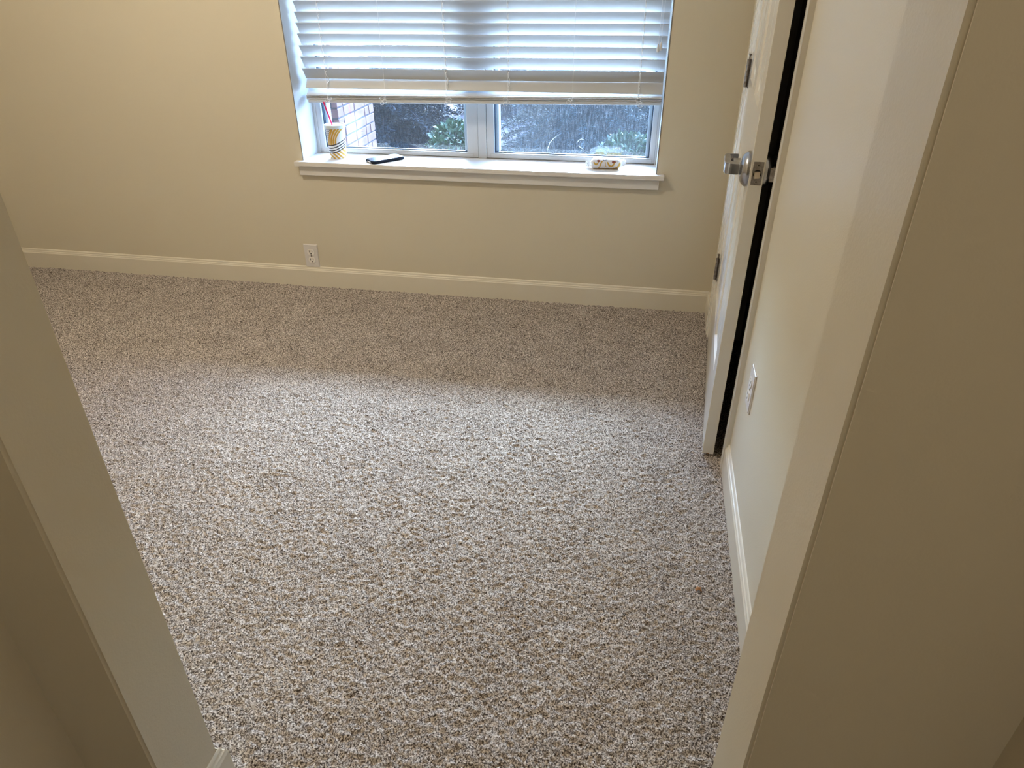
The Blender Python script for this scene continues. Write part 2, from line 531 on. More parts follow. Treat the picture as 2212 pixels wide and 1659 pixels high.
# ================================================================== BLIND
blind = empty('window_blind', (wm, 0.10, ZS), label='white horizontal slat blind half raised in the window recess', cat='blind')
BX = Vector((wm, 0.10, ZS))
SX0, SX1 = -0.300, 1.2135
def slat_mesh(w=0.050, t=0.0028):
    bm = bmesh.new()
    n = 8
    top, bot = [], []
    prof = []
    for i in range(n + 1):
        u = -w / 2 + w * i / n
        c = 0.0022 * (1 - (2 * u / w) ** 2)
        prof.append((u, c + t / 2))
    for i in range(n, -1, -1):
        u = -w / 2 + w * i / n
        c = 0.0022 * (1 - (2 * u / w) ** 2)
        prof.append((u, c - t / 2))
    prism(bm, prof, lambda p, x: (x, p[0], p[1]), SX0 - wm, SX1 - wm)
    me = bpy.data.meshes.new('slat')
    bm.to_mesh(me)
    bm.free()
    me.materials.append(M['slat'])
    me.polygons.foreach_set('use_smooth', [True] * len(me.polygons))
    me.set_sharp_from_angle(angle=math.radians(35))
    return me
SM = slat_mesh()
def slat(yc, zl, zr, tilt):
    """tilt > 0: room edge up. zl, zr: centre height at both ends"""
    o = link('slat', SM, blind, (0, yc - 0.10, (zl + zr) / 2 - ZS))
    o.rotation_mode = 'YXZ'
    o.rotation_euler = (-tilt, -math.atan2(zr - zl, SX1 - SX0), 0)
    return o
T0 = math.radians(56)
dz = 0.025 * math.sin(T0)
near = [(1.173, 1.179), (1.134, 1.140), (1.093, 1.099), (1.049, 1.058), (1.005, 1.017), (0.960, 0.974)]
k = 1
while near[0][0] + 0.0405 * k < ZW - 0.07:
    near.append((1.173 + 0.0405 * k, 1.179 + 0.0405 * k))
    k += 1
for zl, zr in near:
    slat(0.082 + 0.025 * math.cos(T0), zl - dz, zr - dz, T0 + random.uniform(-.02, .02))
slat(0.1025, 0.9035, 0.9095, -math.radians(50))      # the two lowest free slats have flipped towards the room
slat(0.101, 0.8660, 0.8860, -math.radians(27))
for i in range(4):                                   # flat slats lying on the bottom rail
    slat(0.103 + random.uniform(-.002, .002), 0.8395 + i * 0.0052, 0.8635 + i * 0.0050, 0.0)
bm = bmesh.new()
B(bm, SX0 - wm + 0.006, SX1 - wm - 0.001, -0.026, 0.026, -0.006, 0.006, bev=0.003, seg=2)
o = fin('bottom_rail', bm, 'slat', blind, smooth=50, loc=(0, 0.003, (0.8315 + 0.8550) / 2 - ZS))
o.rotation_euler = (0, -math.atan2(0.0235, SX1 - SX0), 0)
box('headrail', (SX0 - wm, SX1 - wm, -0.028, 0.030, ZW - 0.045 - ZS, ZW - 0.004 - ZS), 'slat', blind, bev=0.002)
def zrail(x): return 0.838 + (x - SX0) / (SX1 - SX0) * 0.0235
for i, x in enumerate((-0.200, 0.060, 0.3265, 0.588, 0.856, 1.117)):
    bm = bmesh.new()
    # ladder strings hang in front of and behind the slats
    zb = zrail(x)
    tube(bm, [(x - wm, -0.0205, ZW - 0.04 - ZS), (x - wm, -0.021, 0.93 - ZS), (x - wm + 0.002, -0.026, zb + 0.035 - ZS), (x - wm, -0.0275, zb - ZS)], 0.0007, 5)
    tube(bm, [(x - wm, 0.024, ZW - 0.04 - ZS), (x - wm, 0.024, zb - ZS)], 0.0007, 5)
    fin('ladder_cord', bm, 'cord', blind)
    if i in (0, 2, 3, 5):
        bm = bmesh.new()                                # lift cord weaving past the slats' room edges
        pts = []
        f = (x - SX0) / (SX1 - SX0)
        for zl, zr in sorted(near, reverse=True):
            z = zl + (zr - zl) * f
            pts += [(x - wm + 0.004, -0.0010, z - 0.002 - ZS), (x - wm + 0.004, -0.0236, z - 0.012 - ZS), (x - wm + 0.004, -0.0160, z - 0.028 - ZS), (x - wm + 0.004, 0.004, z - 0.036 - ZS)]
        pts += [(x - wm + 0.004, 0.004, 0.912 - ZS), (x - wm + 0.004, -0.0165, 0.907 - ZS), (x - wm + 0.004, -0.0265, 0.892 - ZS), (x - wm + 0.004, -0.012, 0.884 - ZS)]
        tube(bm, pts, 0.0015, 5)
        fin('lift_cord', bm, 'cord', blind)
    # slack ladder string bunched in loose loops against the stacked slats
    bm = bmesh.new()
    r2 = random.Random(i)
    for q in range(3):
        cx, cz = x - wm + r2.uniform(-.016, .016), zb + 0.008 - q * 0.009 - ZS
        ra, rb, ph = r2.uniform(.007, .012), r2.uniform(.005, .008), r2.uniform(0, 6)
        tube(bm, [(cx + ra * math.cos(ph + t * .62), -0.0305 - 0.0012 * q - .002 * math.sin(t * .9), cz + rb * math.sin(ph + t * .62)) for t in range(10)], 0.0008, 5)
    fin('cord_loop', bm, 'cord', blind)
for x, zt in ((1.1795, 1.072), (1.1895, 1.0785)):
    bm = bmesh.new()
    tube(bm, [(x - wm + 0.003, -0.030, ZW - 0.04 - ZS), (x - wm, -0.040, zt - ZS - 0.002)], 0.0008, 5)
    fin('pull_cord', bm, 'cord', blind)
    bm = bmesh.new()
    lathe(bm, [(0, 0), (0.0022, 0), (0.0030, -0.003), (0.0048, -0.012), (0.0058, -0.021), (0.0052, -0.027), (0.0035, -0.029), (0, -0.029)], 14)
    fin('tassel', bm, 'tassel', blind, smooth=50, loc=(x - wm, -0.040, zt - ZS))

# ================================================================== DOOR, FRAME, HINGES
df = empty('door_1', RWL, RWA, kind='structure')      # frame and casings on the right wall
CW = 0.0622
CP = [(0.0, 0.0), (0.0165, 0.0), (0.0165, 0.010), (0.0135, 0.013), (0.0150, 0.016), (0.0150, 0.036), (0.0125, 0.040), (0.0135, 0.044), (0.0115, 0.0560), (0.0080, 0.0615), (0.0, CW)]
bm = bmesh.new()                                       # near casing: thick outer edge faces the alcove
prism(bm, CP, lambda p, t: (-0.80 * p[0], -0.0640 + p[1] * 1.05, t), -0.005, DZ + 0.05)
fin('door_casing', bm, 'door', df, smooth=25)
bm = bmesh.new()                                       # far casing, mirrored
prism(bm, CP, lambda p, t: (-p[0], 0.9123 - p[1], t), -0.005, DZ + 0.05)
fin('door_casing', bm, 'door', df, smooth=25)
bm = bmesh.new()
prism(bm, CP, lambda p, t: (-p[0], t, DZ + CW - p[1]), -0.0603, 0.9123)
fin('head_casing', bm, 'door', df, smooth=25)
box('jamb', (-0.001, 0.121, DY0 - 0.001, DY0 + 0.004, -0.005, DZ), 'door', df)
box('jamb', (-0.001, 0.121, DY1 - 0.012, DY1 + 0.001, -0.005, DZ), 'door', df)
box('head_jamb', (-0.001, 0.121, DY0, DY1, DZ - 0.012, DZ + 0.001), 'door', df)
box('door_stop', (0.048, 0.085, DY1 - 0.022, DY1 - 0.012, -0.005, DZ - 0.012), 'door', df)
box('door_stop', (0.048, 0.085, DY0 + 0.004, DY0 + 0.014, -0.005, DZ - 0.012), 'door', df)
box('strike_plate', (0.0005, 0.034, DY0 + 0.004, DY0 + 0.0055, 0.845, 0.905), 'nickel', df, bev=0.0005)
box('strike_lip', (-0.0190, 0.002, DY0 - 0.0002, DY0 + 0.0015, 0.858, 0.892), 'nickel', df, bev=0.0005)

# leaf: local origin at the hinge end of the room face; local +x runs to the latch edge, local y = 0 room face, +y through the leaf
DW, DT, DH = 0.8445, 0.0344, 2.02
DD = Vector((math.cos(1.4845), math.sin(1.4845), 0))
hinge = Vector((1.4184, -1.0907, 0)) + DD * DW
leaf = empty('interior_door', (hinge.x, hinge.y, 0.008), math.atan2(-DD.y, -DD.x), label='white six panel interior door standing ajar beside the window wall', cat='door')
# leaf +y must point away from the room: room is -x in world, local +y = rot90(local x)
ly_sign = 1.0
ex = Vector((-DD.x, -DD.y))
if Vector((-ex.y, ex.x)).x < 0: ly_sign = -1.0
def LB(name, x0, x1, y0, y1, z0, z1, mat='door', bev=0.0008, parent=leaf, **k):
    a, b = sorted((y0 * ly_sign, y1 * ly_sign))
    return box(name, (x0, x1, a, b, z0, z1), mat, parent, bev=bev, **k)
ST, MU = 0.115, 0.105
rails = [(0.0, 0.235), (0.800, 1.000), (1.600, 1.690), (1.905, DH)]
LB('hinge_stile', 0, ST, 0, DT, 0, DH)
LB('latch_stile', DW - ST, DW, 0, DT, 0, DH)
LB('mullion', (DW - MU) / 2, (DW + MU) / 2, 0.0002, DT - 0.0002, 0, DH)
for z0, z1 in rails:
    LB('rail', ST, DW - ST, 0.0001, DT - 0.0001, z0, z1)
cols = [(ST, (DW - MU) / 2), ((DW + MU) / 2, DW - ST)]
for (xa, xb) in cols:
    for (a, b) in zip(rails, rails[1:]):
        za, zb = a[1], b[0]
        bm = bmesh.new()
        # moulded raised panel on both faces: sunk edge, sloped field
        for s in (0, 1):
            f = lambda d: (d if s == 0 else DT - d) * ly_sign
            rings = []
            for ins, dep in ((0.0, 0.0), (0.006, 0.008), (0.016, 0.010), (0.022, 0.0105), (0.055, 0.003)):
                rings.append([bm.verts.new((x, f(dep), z)) for x, z in ((xa + ins, za + ins), (xb - ins, za + ins), (xb - ins, zb - ins), (xa + ins, zb - ins))])
            for r0, r1 in zip(rings, rings[1:]):
                for i in range(4):
                    bm.faces.new((r0[i], r0[(i + 1) % 4], r1[(i + 1) % 4], r1[i]))
            bm.faces.new(rings[-1])
        bmesh.ops.recalc_face_normals(bm, faces=bm.faces[:])
        fin('door_panel', bm, 'door', leaf)
LZ = 0.868     # latch height above the leaf bottom
LB('latch_plate', DW - 0.0005, DW + 0.0012, 0.0055, 0.0305, LZ - 0.0285, LZ + 0.0285, 'nickel', 0.0004)
lp = bpy.data.objects['latch_plate']
def on_edge(name, prof, z, mat, y=0.018):
    bm = bmesh.new()
    lathe(bm, prof, 20, lambda a, b, c: (c, a, b))
    return fin(name, bm, mat, lp, smooth=40, loc=(DW + 0.0012, y * ly_sign, z))
on_edge('latch_hole', [(0, 0), (0.0100, 0), (0.0100, 0.0003), (0, 0.0003)], LZ - 0.001, 'black')
# spring bolt: half-round tongue with a sloped face
bm = bmesh.new()
prism(bm, [(-0.0072, 0.0), (0.0072, 0.0), (0.0072, 0.004), (-0.0050, 0.0105), (-0.0072, 0.0105)], lambda p, t: (p[1], p[0] * ly_sign, t), -0.0085, 0.0075)
fin('latch_bolt', bm, 'brass', lp, loc=(DW + 0.0010, 0.0175 * ly_sign, LZ - 0.002))
for s in (-1, 1):
    on_edge('screw', [(0, 0), (0.0036, 0), (0.0036, 0.0007), (0.0016, 0.0007), (0.0014, -0.0005), (0, -0.0005)], LZ + s * 0.0205, 'nickel')
    on_edge('screw_recess', [(0, 0), (0.0016, 0), (0.0016, 0.0009), (0, 0.0009)], LZ + s * 0.0205, 'black')
# lever set: big domed rosette, neck, lever with a rounded return
lev = empty('lever_set', (DW - 0.046, 0, LZ))
lev.parent = leaf
for s, nmx in ((-1, 'rosette'), (1, 'rosette')):
    bm = bmesh.new()
    lathe(bm, [(0, 0), (0.044, 0), (0.0440, 0.006), (0.0425, 0.0095), (0.036, 0.0165), (0.029, 0.0205), (0.017, 0.022), (0, 0.022)], 40,
          lambda a, b, c: (a, (c * s + (DT if s > 0 else 0)) * ly_sign, b))
    fin(nmx, bm, 'chrome', lev, smooth=35)
def lever(s):
    y = lambda d: ((DT + d) if s > 0 else -d) * ly_sign
    bm = bmesh.new()        # neck block from the rosette out to the arm
    a, b = sorted((y(0.020), y(0.046)))
    B(bm, -0.0600, 0.0150, a, b, -0.0135, 0.0128, bev=0.0025, seg=2)
    nk = fin('lever_neck', bm, 'chrome', lev, smooth=40)
    bm = bmesh.new()        # black crescent on top, painted shade of the gap between web and arm
    cr = [(-0.030 + 0.026 * math.cos(q * math.pi / 12), y(0.0405 + 0.0052 * math.sin(q * math.pi / 12))) for q in range(13)]
    prism(bm, cr, lambda p, t: (p[0], p[1], t), 0.0124, 0.0131)
    fin('crescent_shade', bm, 'black', nk)
    bm = bmesh.new()        # arm in plan: elbow at the latch side, straight run to the hinge side, return at the end
    plan = []
    for t in range(7):
        an = math.pi / 2 * t / 6
        plan.append((0.0150 - 0.018 + 0.018 * math.cos(an), 0.044 + 0.018 * math.sin(an)))
    plan += [(-0.095, 0.062), (-0.104, 0.058), (-0.108, 0.045), (-0.108, 0.026), (-0.100, 0.026), (-0.098, 0.042), (-0.092, 0.047)]
    for t in range(6):
        an = math.pi / 2 * (1 - t / 5)
        plan.append((-0.022 + 0.014 * math.cos(an) - 0.004, 0.033 + 0.014 * math.sin(an)))
    plan += [(-0.012, 0.026), (0.0150, 0.026)]
    prism(bm, [(px, y(py)) for px, py in plan], lambda p, t: (p[0], p[1], t), -0.0135, 0.0135)
    bmesh.ops.bevel(bm, geom=[e for e in bm.edges if abs(e.verts[0].co.z - e.verts[1].co.z) < 1e-6], offset=0.0015, segments=2, affect='EDGES')
    fin('lever_arm', bm, 'chrome', lev, smooth=40)
lever(-1)
lever(1)
box('chipped_edge', (DW - 0.001, DW + 0.0004, 0.013 if ly_sign > 0 else -0.021, 0.021 if ly_sign > 0 else -0.013, 0.0006, 0.0035), 'wood', leaf)
# hinges
for zc in (0.292, 1.002, 1.74):
    hg = empty('hinge', (0.0, 0.0, zc))
    hg.parent = leaf
    for q in range(5):
        bm = bmesh.new()
        z0 = -0.044 + q * 0.0177
        lathe(bm, [(0, 0), (0.0072, 0), (0.0072, 0.0165), (0, 0.0165)], 14)
        fin('knuckle', bm, 'nickel', hg, smooth=40, loc=(-0.004, -0.0075 * ly_sign, z0))
    bm = bmesh.new()
    lathe(bm, [(0, 0), (0.0024, 0), (0.0024, 0.010), (0.0052, 0.013), (0.0052, 0.016), (0, 0.017)], 14)
    fin('hinge_pin', bm, 'nickel', hg, smooth=40, loc=(-0.004, -0.0075 * ly_sign, 0.0445))
    a, b = sorted((-0.0022 * ly_sign, 0.0006 * ly_sign))
    box('hinge_leaf', (0.000, 0.024, a, b, -0.044, 0.0443), 'nickel', hg)
    a, b = sorted((-0.0085 * ly_sign, -0.0060 * ly_sign))
    box('hinge_leaf', (-0.016, -0.004, a, b, -0.044, 0.0443), 'nickel', hg)

# ================================================================== OUTLETS
def outlet(name, loc, rz, label):
    """local: x right, -y out of the wall, z up"""
    t = empty(name, loc, rz, label, 'outlet', group='wall outlets')
    bm = bmesh.new()
    prof = [(-0.035, -0.0), (0.035, 0.0), (0.035, -0.0025), (0.0325, -0.0055), (-0.0325, -0.0055), (-0.035, -0.0025)]
    B(bm, -0.035, 0.035, -0.0055, 0.0, -0.05715, 0.05715)
    bmesh.ops.bevel(bm, geom=[e for e in bm.edges if all(v.co.y < -0.005 for v in e.verts)], offset=0.0028, segments=3, affect='EDGES')
    fin('cover_plate', bm, 'plate', t, smooth=30)
    for s in (-1, 1):
        bm = bmesh.new()
        pts = []
        for i in range(28):
            a = 2 * math.pi * i / 28
            pts.append((0.0172 * math.cos(a), max(-0.0125, min(0.0125, 0.0172 * math.sin(a)))))
        prism(bm, pts, lambda p, y: (p[0], y, p[1]), -0.0078, -0.005)
        rc = fin('receptacle', bm, 'recep', t, smooth=30, loc=(0, 0, s * 0.0195))
        bm = bmesh.new()
        B(bm, -0.0082, -0.0056, -0.0081, -0.0076, -0.001, 0.0085)
        B(bm, 0.0056, 0.0082, -0.0081, -0.0076, 0.000, 0.0078)
        lathe(bm, [(0, -0.0081), (0.0028, -0.0081), (0.0028, -0.0076), (0, -0.0076)], 12, lambda a, b, c: (a, c, b - 0.0075))
        fin('slots', bm, 'black', rc)
    bm = bmesh.new()
    lathe(bm, [(0, -0.0068), (0.0032, -0.0066), (0.0034, -0.005), (0, -0.005)], 14, lambda a, b, c: (a, c, b))
    fin('plate_screw', bm, 'nickel', t, smooth=40)
    return t
outlet('wall_outlet', (-0.3521, 0, 0.1532), 0, 'almond duplex outlet on the window wall directly above the baseboard')
oy = -1.3156
outlet('wall_outlet', (XR + M_ * (oy + 1.1), oy, 0.3845), RWA - math.pi / 2, 'almond duplex outlet on the side wall next to the door casing')

# ================================================================== THINGS ON THE SILL
def cup_thing():
    c = Vector((-0.1835, 0.072, ZS))
    t = empty('drink_cup', c, 0, 'white paper drink cup with mustard and black stripes on the sill', 'cup')
    H, r0, r1 = 0.136, 0.0355, 0.0435
    nu, nv = 260, 150
    bm = bmesh.new()
    rings = []
    for j in range(nv + 1):
        v = j / nv
        r = r0 + (r1 - r0) * v
        z = 0.0 + H * v
        rings.append([bm.verts.new((r * math.sin(2 * math.pi * i / nu), -r * math.cos(2 * math.pi * i / nu), z)) for i in range(nu)])
    def col(i, j):
        v = (j + .5) / nv
        u = 2 * math.pi * (i + .5) / nu
        if u > math.pi: u -= 2 * math.pi
        u -= 0.415                                  # printed face is turned towards the room's right side
        if u < -math.pi: u += 2 * math.pi
        s = .5 + .5 * math.sin(u) if abs(u) < math.pi / 2 else (.5 + .5 * math.copysign(1 + (abs(u) - math.pi / 2) * .8, u))
        if v > .985 or v < .02: return 0
        curve = 0.20 * max(s, 0) ** 1.7
        ln = [a + curve for a in (.43, .345, .265, .195)]
        for a in ln:
            if abs(v - a) < .0165 and -.3 < s < 1.0: return 2
        if s > .93 and s < 1.02 and abs(v - .56) < .035: return 3
        if v > ln[0]:
            sr = .50 + .50 * max(0, (v - .55) / .43) ** 2.0
            sl = .02 + .25 * max(0, (v - .50) / .48) ** 1.2
            if sl < s < sr:
                q = (s - sl) / (sr - sl) * 4
                return 1 if q % 1 < .82 else 0
            if s <= sl and v > .55:
                q = (v * .9 + s * 1.3) * 11
                return 2 if q % 1 < .42 else 0
            return 0
        if v < ln[3]:
            q = (s * .85 + v * 1.6) * 4.6
            return 1 if q % 1 < .58 else 0
        return 0
    for j in range(nv):
        for i in range(nu):
            f = bm.faces.new((rings[j][i], rings[j][(i + 1) % nu], rings[j + 1][(i + 1) % nu], rings[j + 1][i]))
            f.material_index = col(i, j)
    bm.faces.new(rings[0][::-1])
    fin('cup_body', bm, ['cup', 'yellow', 'ink', 'orange'], t, smooth='all')
    bm = bmesh.new()
    lathe(bm, [(0.0425, H - 0.006), (0.0455, H - 0.006), (0.0462, H - 0.002), (0.0462, H + 0.004), (0.0448, H + 0.0075), (0.040, H + 0.0085), (0.037, H + 0.0045),
               (0.020, H + 0.0040), (0.008, H + 0.0045), (0.0, H + 0.0045)], 48, cap=False)
    lid = fin('lid', bm, 'lid', t, smooth=45)
    bm = bmesh.new()
    for an in (0, math.pi / 2):
        ca, sa = math.cos(an), math.sin(an)
        vs = [bm.verts.new((a * ca - b * sa, a * sa + b * ca, H + 0.0053)) for a, b in ((-.009, -.0006), (.009, -.0006), (.009, .0006), (-.009, .0006))]
        bm.faces.new(vs)
    fin('straw_slit', bm, 'gasket', lid)
    s0 = Vector((-0.1905, 0.070, 0.690)) - c
    s1 = Vector((-0.2125, 0.054, 0.8350)) - c
    s0 = Vector((0.002, 0.0, 0.02))
    bm = bmesh.new()
    tube(bm, [s0, Vector((-0.0095, -0.002, H + 0.004)), s1], 0.0034, 12)
    fin('drinking_straw', bm, 'straw', t, smooth=40)
cup_thing()

def phone_thing():
    a = math.atan2(0.121, 0.107)
    d = Vector((math.cos(a), math.sin(a)))
    n = Vector((-d.y, d.x))
    Bc = Vector((0.0155, -0.0290))
    ctr = Bc + d * 0.079 + n * 0.0375
    t = empty('smartphone', (ctr.x, ctr.y, ZS), a, 'black smartphone in a rubber case lying on the window sill', 'phone')
    def slab(name, l, w, z0, z1, r, mat, bev, parent=t):
        bm = bmesh.new()
        pts = []
        for cx, cy, a0 in ((l / 2 - r, w / 2 - r, 0), (-l / 2 + r, w / 2 - r, 90), (-l / 2 + r, -w / 2 + r, 180), (l / 2 - r, -w / 2 + r, 270)):
            for q in range(7):
                an = math.radians(a0 + 15 * q)
                pts.append((cx + r * math.cos(an), cy + r * math.sin(an)))
        prism(bm, pts, lambda p, z: (p[0], p[1], z), z0, z1)
        if bev:
            bmesh.ops.bevel(bm, geom=[e for e in bm.edges if abs(e.verts[0].co.z - e.verts[1].co.z) < 1e-6], offset=bev, segments=3, affect='EDGES')
        return fin(name, bm, mat, parent, smooth=35)
    slab('phone_case', 0.158, 0.079, 0.0, 0.0125, 0.013, 'phonecase', 0.0028)
    slab('screen', 0.1475, 0.0690, 0.0110, 0.0128, 0.009, 'screen', 0)
    box('port_cutout', (-0.0795, -0.0780, -0.014, 0.014, 0.0035, 0.0085), 'plate', t)
phone_thing()

def wrapper_thing():
    t = empty('food_wrapper', (1.008, 0.066, ZS), math.radians(4), 'crumpled white snack wrapper with mustard rings on the sill', 'wrapper')
    nu, nx = 96, 150
    L = 0.170
    bm = bmesh.new()
    rings = []
    for j in range(nx + 1):
        s = j / nx
        x = -L / 2 + L * s
        e = min(s, 1 - s) * L                     # distance from tip
        k = min(1.0, max(0.0, (e - 0.014) / 0.020))
        k = k * k * (3 - 2 * k)
        ry = 0.0235 * k + (0.012 + 0.012 * min(1, e / 0.022)) * (1 - k)
        rz = 0.0205 * k + 0.0012 * (1 - k)
        right = s > .5
        zc = 0.0200 * k + (0.0215 if right else 0.016) * (1 - k)
        yc = (0.010 if right else 0.004) * (1 - k)
        ring = []
        for i in range(nu):
            an = 2 * math.pi * i / nu
            ca, sa = math.cos(an), math.sin(an)
            pw = 0.72 if k > .5 else 0.9
            y = ry * math.copysign(abs(ca) ** pw, ca)
            z = rz * math.copysign(abs(sa) ** pw, sa)
            wr = (0.0009 * math.sin(x * 340 + an * 3) + 0.0006 * math.sin(x * 610 - an * 5)) * (1 - k * .75)
            tw = (1 - k) * (0.55 if right else -0.85)    # end fins are twisted
            y, z = y * math.cos(tw) - z * math.sin(tw), y * math.sin(tw) + z * math.cos(tw)
            ring.append(bm.verts.new((x, yc + y + wr, max(0.0, zc + z + wr))))
        rings.append(ring)
    def col(i, j):
        s = (j + .5) / nx
        x = (-L / 2 + L * s) * 1000
        an = 2 * math.pi * (i + .5) / nu
        h = (an - math.pi)                       # 0 = facing the room (-y), positive = towards the bottom
        y = -h * 20
        if abs(x) > 62: return 0
        if ((x + 30) / 7.5) ** 2 + ((y - 13) / 5.0) ** 2 < 1: return 2
        if ((x - 33) / 8.5) ** 2 + ((y - 9) / 5.5) ** 2 < 1: return 2
        d = math.hypot(x + 40, y - 9)
        if 7 < d < 11 and y < 8: return 1
        if abs(x + 16 + (10 - y) * .55) < 3.0 and y > -16 and y < 13: return 1
        d = math.hypot(x - 22, y - 12)
        if 13 < d < 18 and y < 9: return 1
        d = math.hypot(x - 30, y - 16)
        if 27 < d < 33 and x > 30: return 1
        d = math.hypot(x - 14, y - 6)
        if 15 < d < 17.5 and x < 4 and y < 8: return 1
        if abs(y - 17 - (x + 5) * .12) < 1.5 and -12 < x < 6: return 3
        if y < -16.5: return 1
        return 0
    for j in range(nx):
        for i in range(nu):
            f = bm.faces.new((rings[j][i], rings[j][(i + 1) % nu], rings[j + 1][(i + 1) % nu], rings[j + 1][i]))
            f.material_index = col(i, j)
    bm.faces.new(rings[0][::-1])
    bm.faces.new(rings[-1])
    bmesh.ops.recalc_face_normals(bm, faces=bm.faces[:])
    fin('wrapper_film', bm, ['foil', 'yellow', 'rust', 'ink'], t, smooth=60)
wrapper_thing()

# dried leaf crumb on the carpet
bm = bmesh.new()
pts = [(-.008, 0, .004), (-.003, .006, .006), (.003, .004, .0075), (.008, .007, .005), (.006, 0, .0065), (.009, -.006, .004), (.001, -.004, .007), (-.005, -.007, .005)]
top = [bm.verts.new(p) for p in pts]
ct = bm.verts.new((0.0005, 0.0005, 0.0095))
bot = [bm.verts.new((x * .9, y * .9, z - .0025)) for x, y, z in pts]
for i in range(8):
    j = (i + 1) % 8
    bm.faces.new((top[i], top[j], ct))
    bm.faces.new((top[j], top[i], bot[i], bot[j]))
bm.faces.new(bot[::-1])
lf = fin('leaf_crumb', bm, 'leafbit', loc=(1.3775, -1.660, 0.0))
tag(lf, 'tiny brown dried leaf crumb lying on the carpet near the side wall', 'leaf')

# ================================================================== CEILING LAMP
def ceiling_lamp(loc, label, glass):
    cl = empty('ceiling_lamp', loc, 0, label, 'lamp')
    bm = bmesh.new()
    lathe(bm, [(0, 0), (0.165, 0), (0.165, -0.018), (0.15, -0.026), (0, -0.026)], 40)
    fin('lamp_base', bm, 'nickel', cl, smooth=40)
    bm = bmesh.new()
    lathe(bm, [(0.15, -0.0262), (0.149, -0.045), (0.13, -0.075), (0.09, -0.098), (0.045, -0.108), (0, -0.111)], 40, cap=False)
    fin('lamp_dome', bm, glass, cl, smooth=60)
ceiling_lamp((-0.45, -1.25, ZC), 'round opal glass ceiling lamp in the carpeted room', 'lampglass')
ceiling_lamp((1.36, -3.60, ZC), 'unseen dome lamp added to brighten the alcove', 'fillglass')  # added fill lamp behind the camera, lifts the alcove walls and reveals

# ================================================================== OUTSIDE
GZ = -0.35
bm = bmesh.new()
B(bm, -60, 60, 0.27, 90, GZ - 0.2, GZ)
gr = fin('ground', bm, 'lawn')
struct(gr)
bm = bmesh.new()
B(bm, -6, 6, 0.27, 2.62, GZ, GZ + 0.03)
struct(fin('porch_floor', bm, 'concrete'))
bm = bmesh.new()
B(bm, -6, 8, 0.27, 2.62, 2.75, 2.95)
struct(fin('porch_roof', bm, 'soffit'))
bm = bmesh.new()
B(bm, -9, 9, 3.4, 9.5, GZ, GZ + 0.02)
struct(fin('planting_bed', bm, 'mulch'))
# outer brick skin of the house wall, only as a plain shell round the window
bm = bmesh.new()
B(bm, -6, WL - 0.02, 0.262, 0.30, GZ, 2.75)
B(bm, WR + 0.02, 8, 0.262, 0.30, GZ, 2.75)
B(bm, WL - 0.02, WR + 0.02, 0.262, 0.30, GZ, ZS - 0.05)
B(bm, WL - 0.02, WR + 0.02, 0.262, 0.30, ZW + 0.02, 2.75)
struct(fin('wall_outer', bm, 'mortar'))

# brick pier carrying the porch roof
PX0, PX1, PY0, PY1 = -1.40, -0.95, 1.885, 2.575
pier = empty('brick_pier', ((PX0 + PX1) / 2, (PY0 + PY1) / 2, GZ + 0.03), 0, 'pinkish brick porch pier outside the window', 'pier')
po = Vector(pier.location)
H_ = 2.75 - (GZ + 0.03)
e = 0.006
box('mortar_core', (PX0 + e - po.x, PX1 - e - po.x, PY0 + e - po.y, PY1 - e - po.y, 0, H_), 'mortar', pier)
BL, BH, BD, JT = 0.194, 0.058, 0.09, 0.010
cache = {}
def brick_me(lx, ly):
    k = (round(lx, 3), round(ly, 3))
    if k not in cache:
        bm = bmesh.new()
        B(bm, -lx / 2, lx / 2, -ly / 2, ly / 2, 0, BH, bev=0.003)
        me = bpy.data.meshes.new('brick')
        bm.to_mesh(me)
        bm.free()
        me.materials.append(M['brick'])
        cache[k] = me
    return cache[k]
rest = bmesh.new()
rows = int(H_ / (BH + JT))
for r in range(rows):
    z = r * (BH + JT) + JT
    off = (BL + JT) / 2 if r % 2 else 0
    # faces: front (-y), right (+x) as single bricks; left and back joined
    for face in range(4):
        a0, a1 = (PX0, PX1) if face in (0, 2) else (PY0, PY1)
        own = r % 2 == (0 if face in (0, 2) else 1)
        s, t_ = (a0, a1) if own else (a0 + BD + JT, a1 - BD - JT)
        p = s
        first = True
        while p < t_ - 0.03:
            l = BL / 2 if (first and off and own) else BL
            q = min(p + l, t_)
            jit = random.uniform(-0.0012, 0.0012)
            if face == 0: c, lx, ly = ((p + q) / 2, PY0 + BD / 2 + jit), q - p, BD
            elif face == 2: c, lx, ly = ((p + q) / 2, PY1 - BD / 2 + jit), q - p, BD
            elif face == 1: c, lx, ly = (PX1 - BD / 2 + jit, (p + q) / 2), BD, q - p
            else: c, lx, ly = (PX0 + BD / 2 + jit, (p + q) / 2), BD, q - p
            if face in (0, 1):
                link('brick', brick_me(lx, ly), pier, (c[0] - po.x, c[1] - po.y, z))
            else:
                B(rest, c[0] - lx / 2 - po.x, c[0] + lx / 2 - po.x, c[1] - ly / 2 - po.y, c[1] + ly / 2 - po.y, z, z + BH)
            p = q + JT
            first = False
fin('hidden_face_bricks', rest, 'brick', pier, kind='stuff')

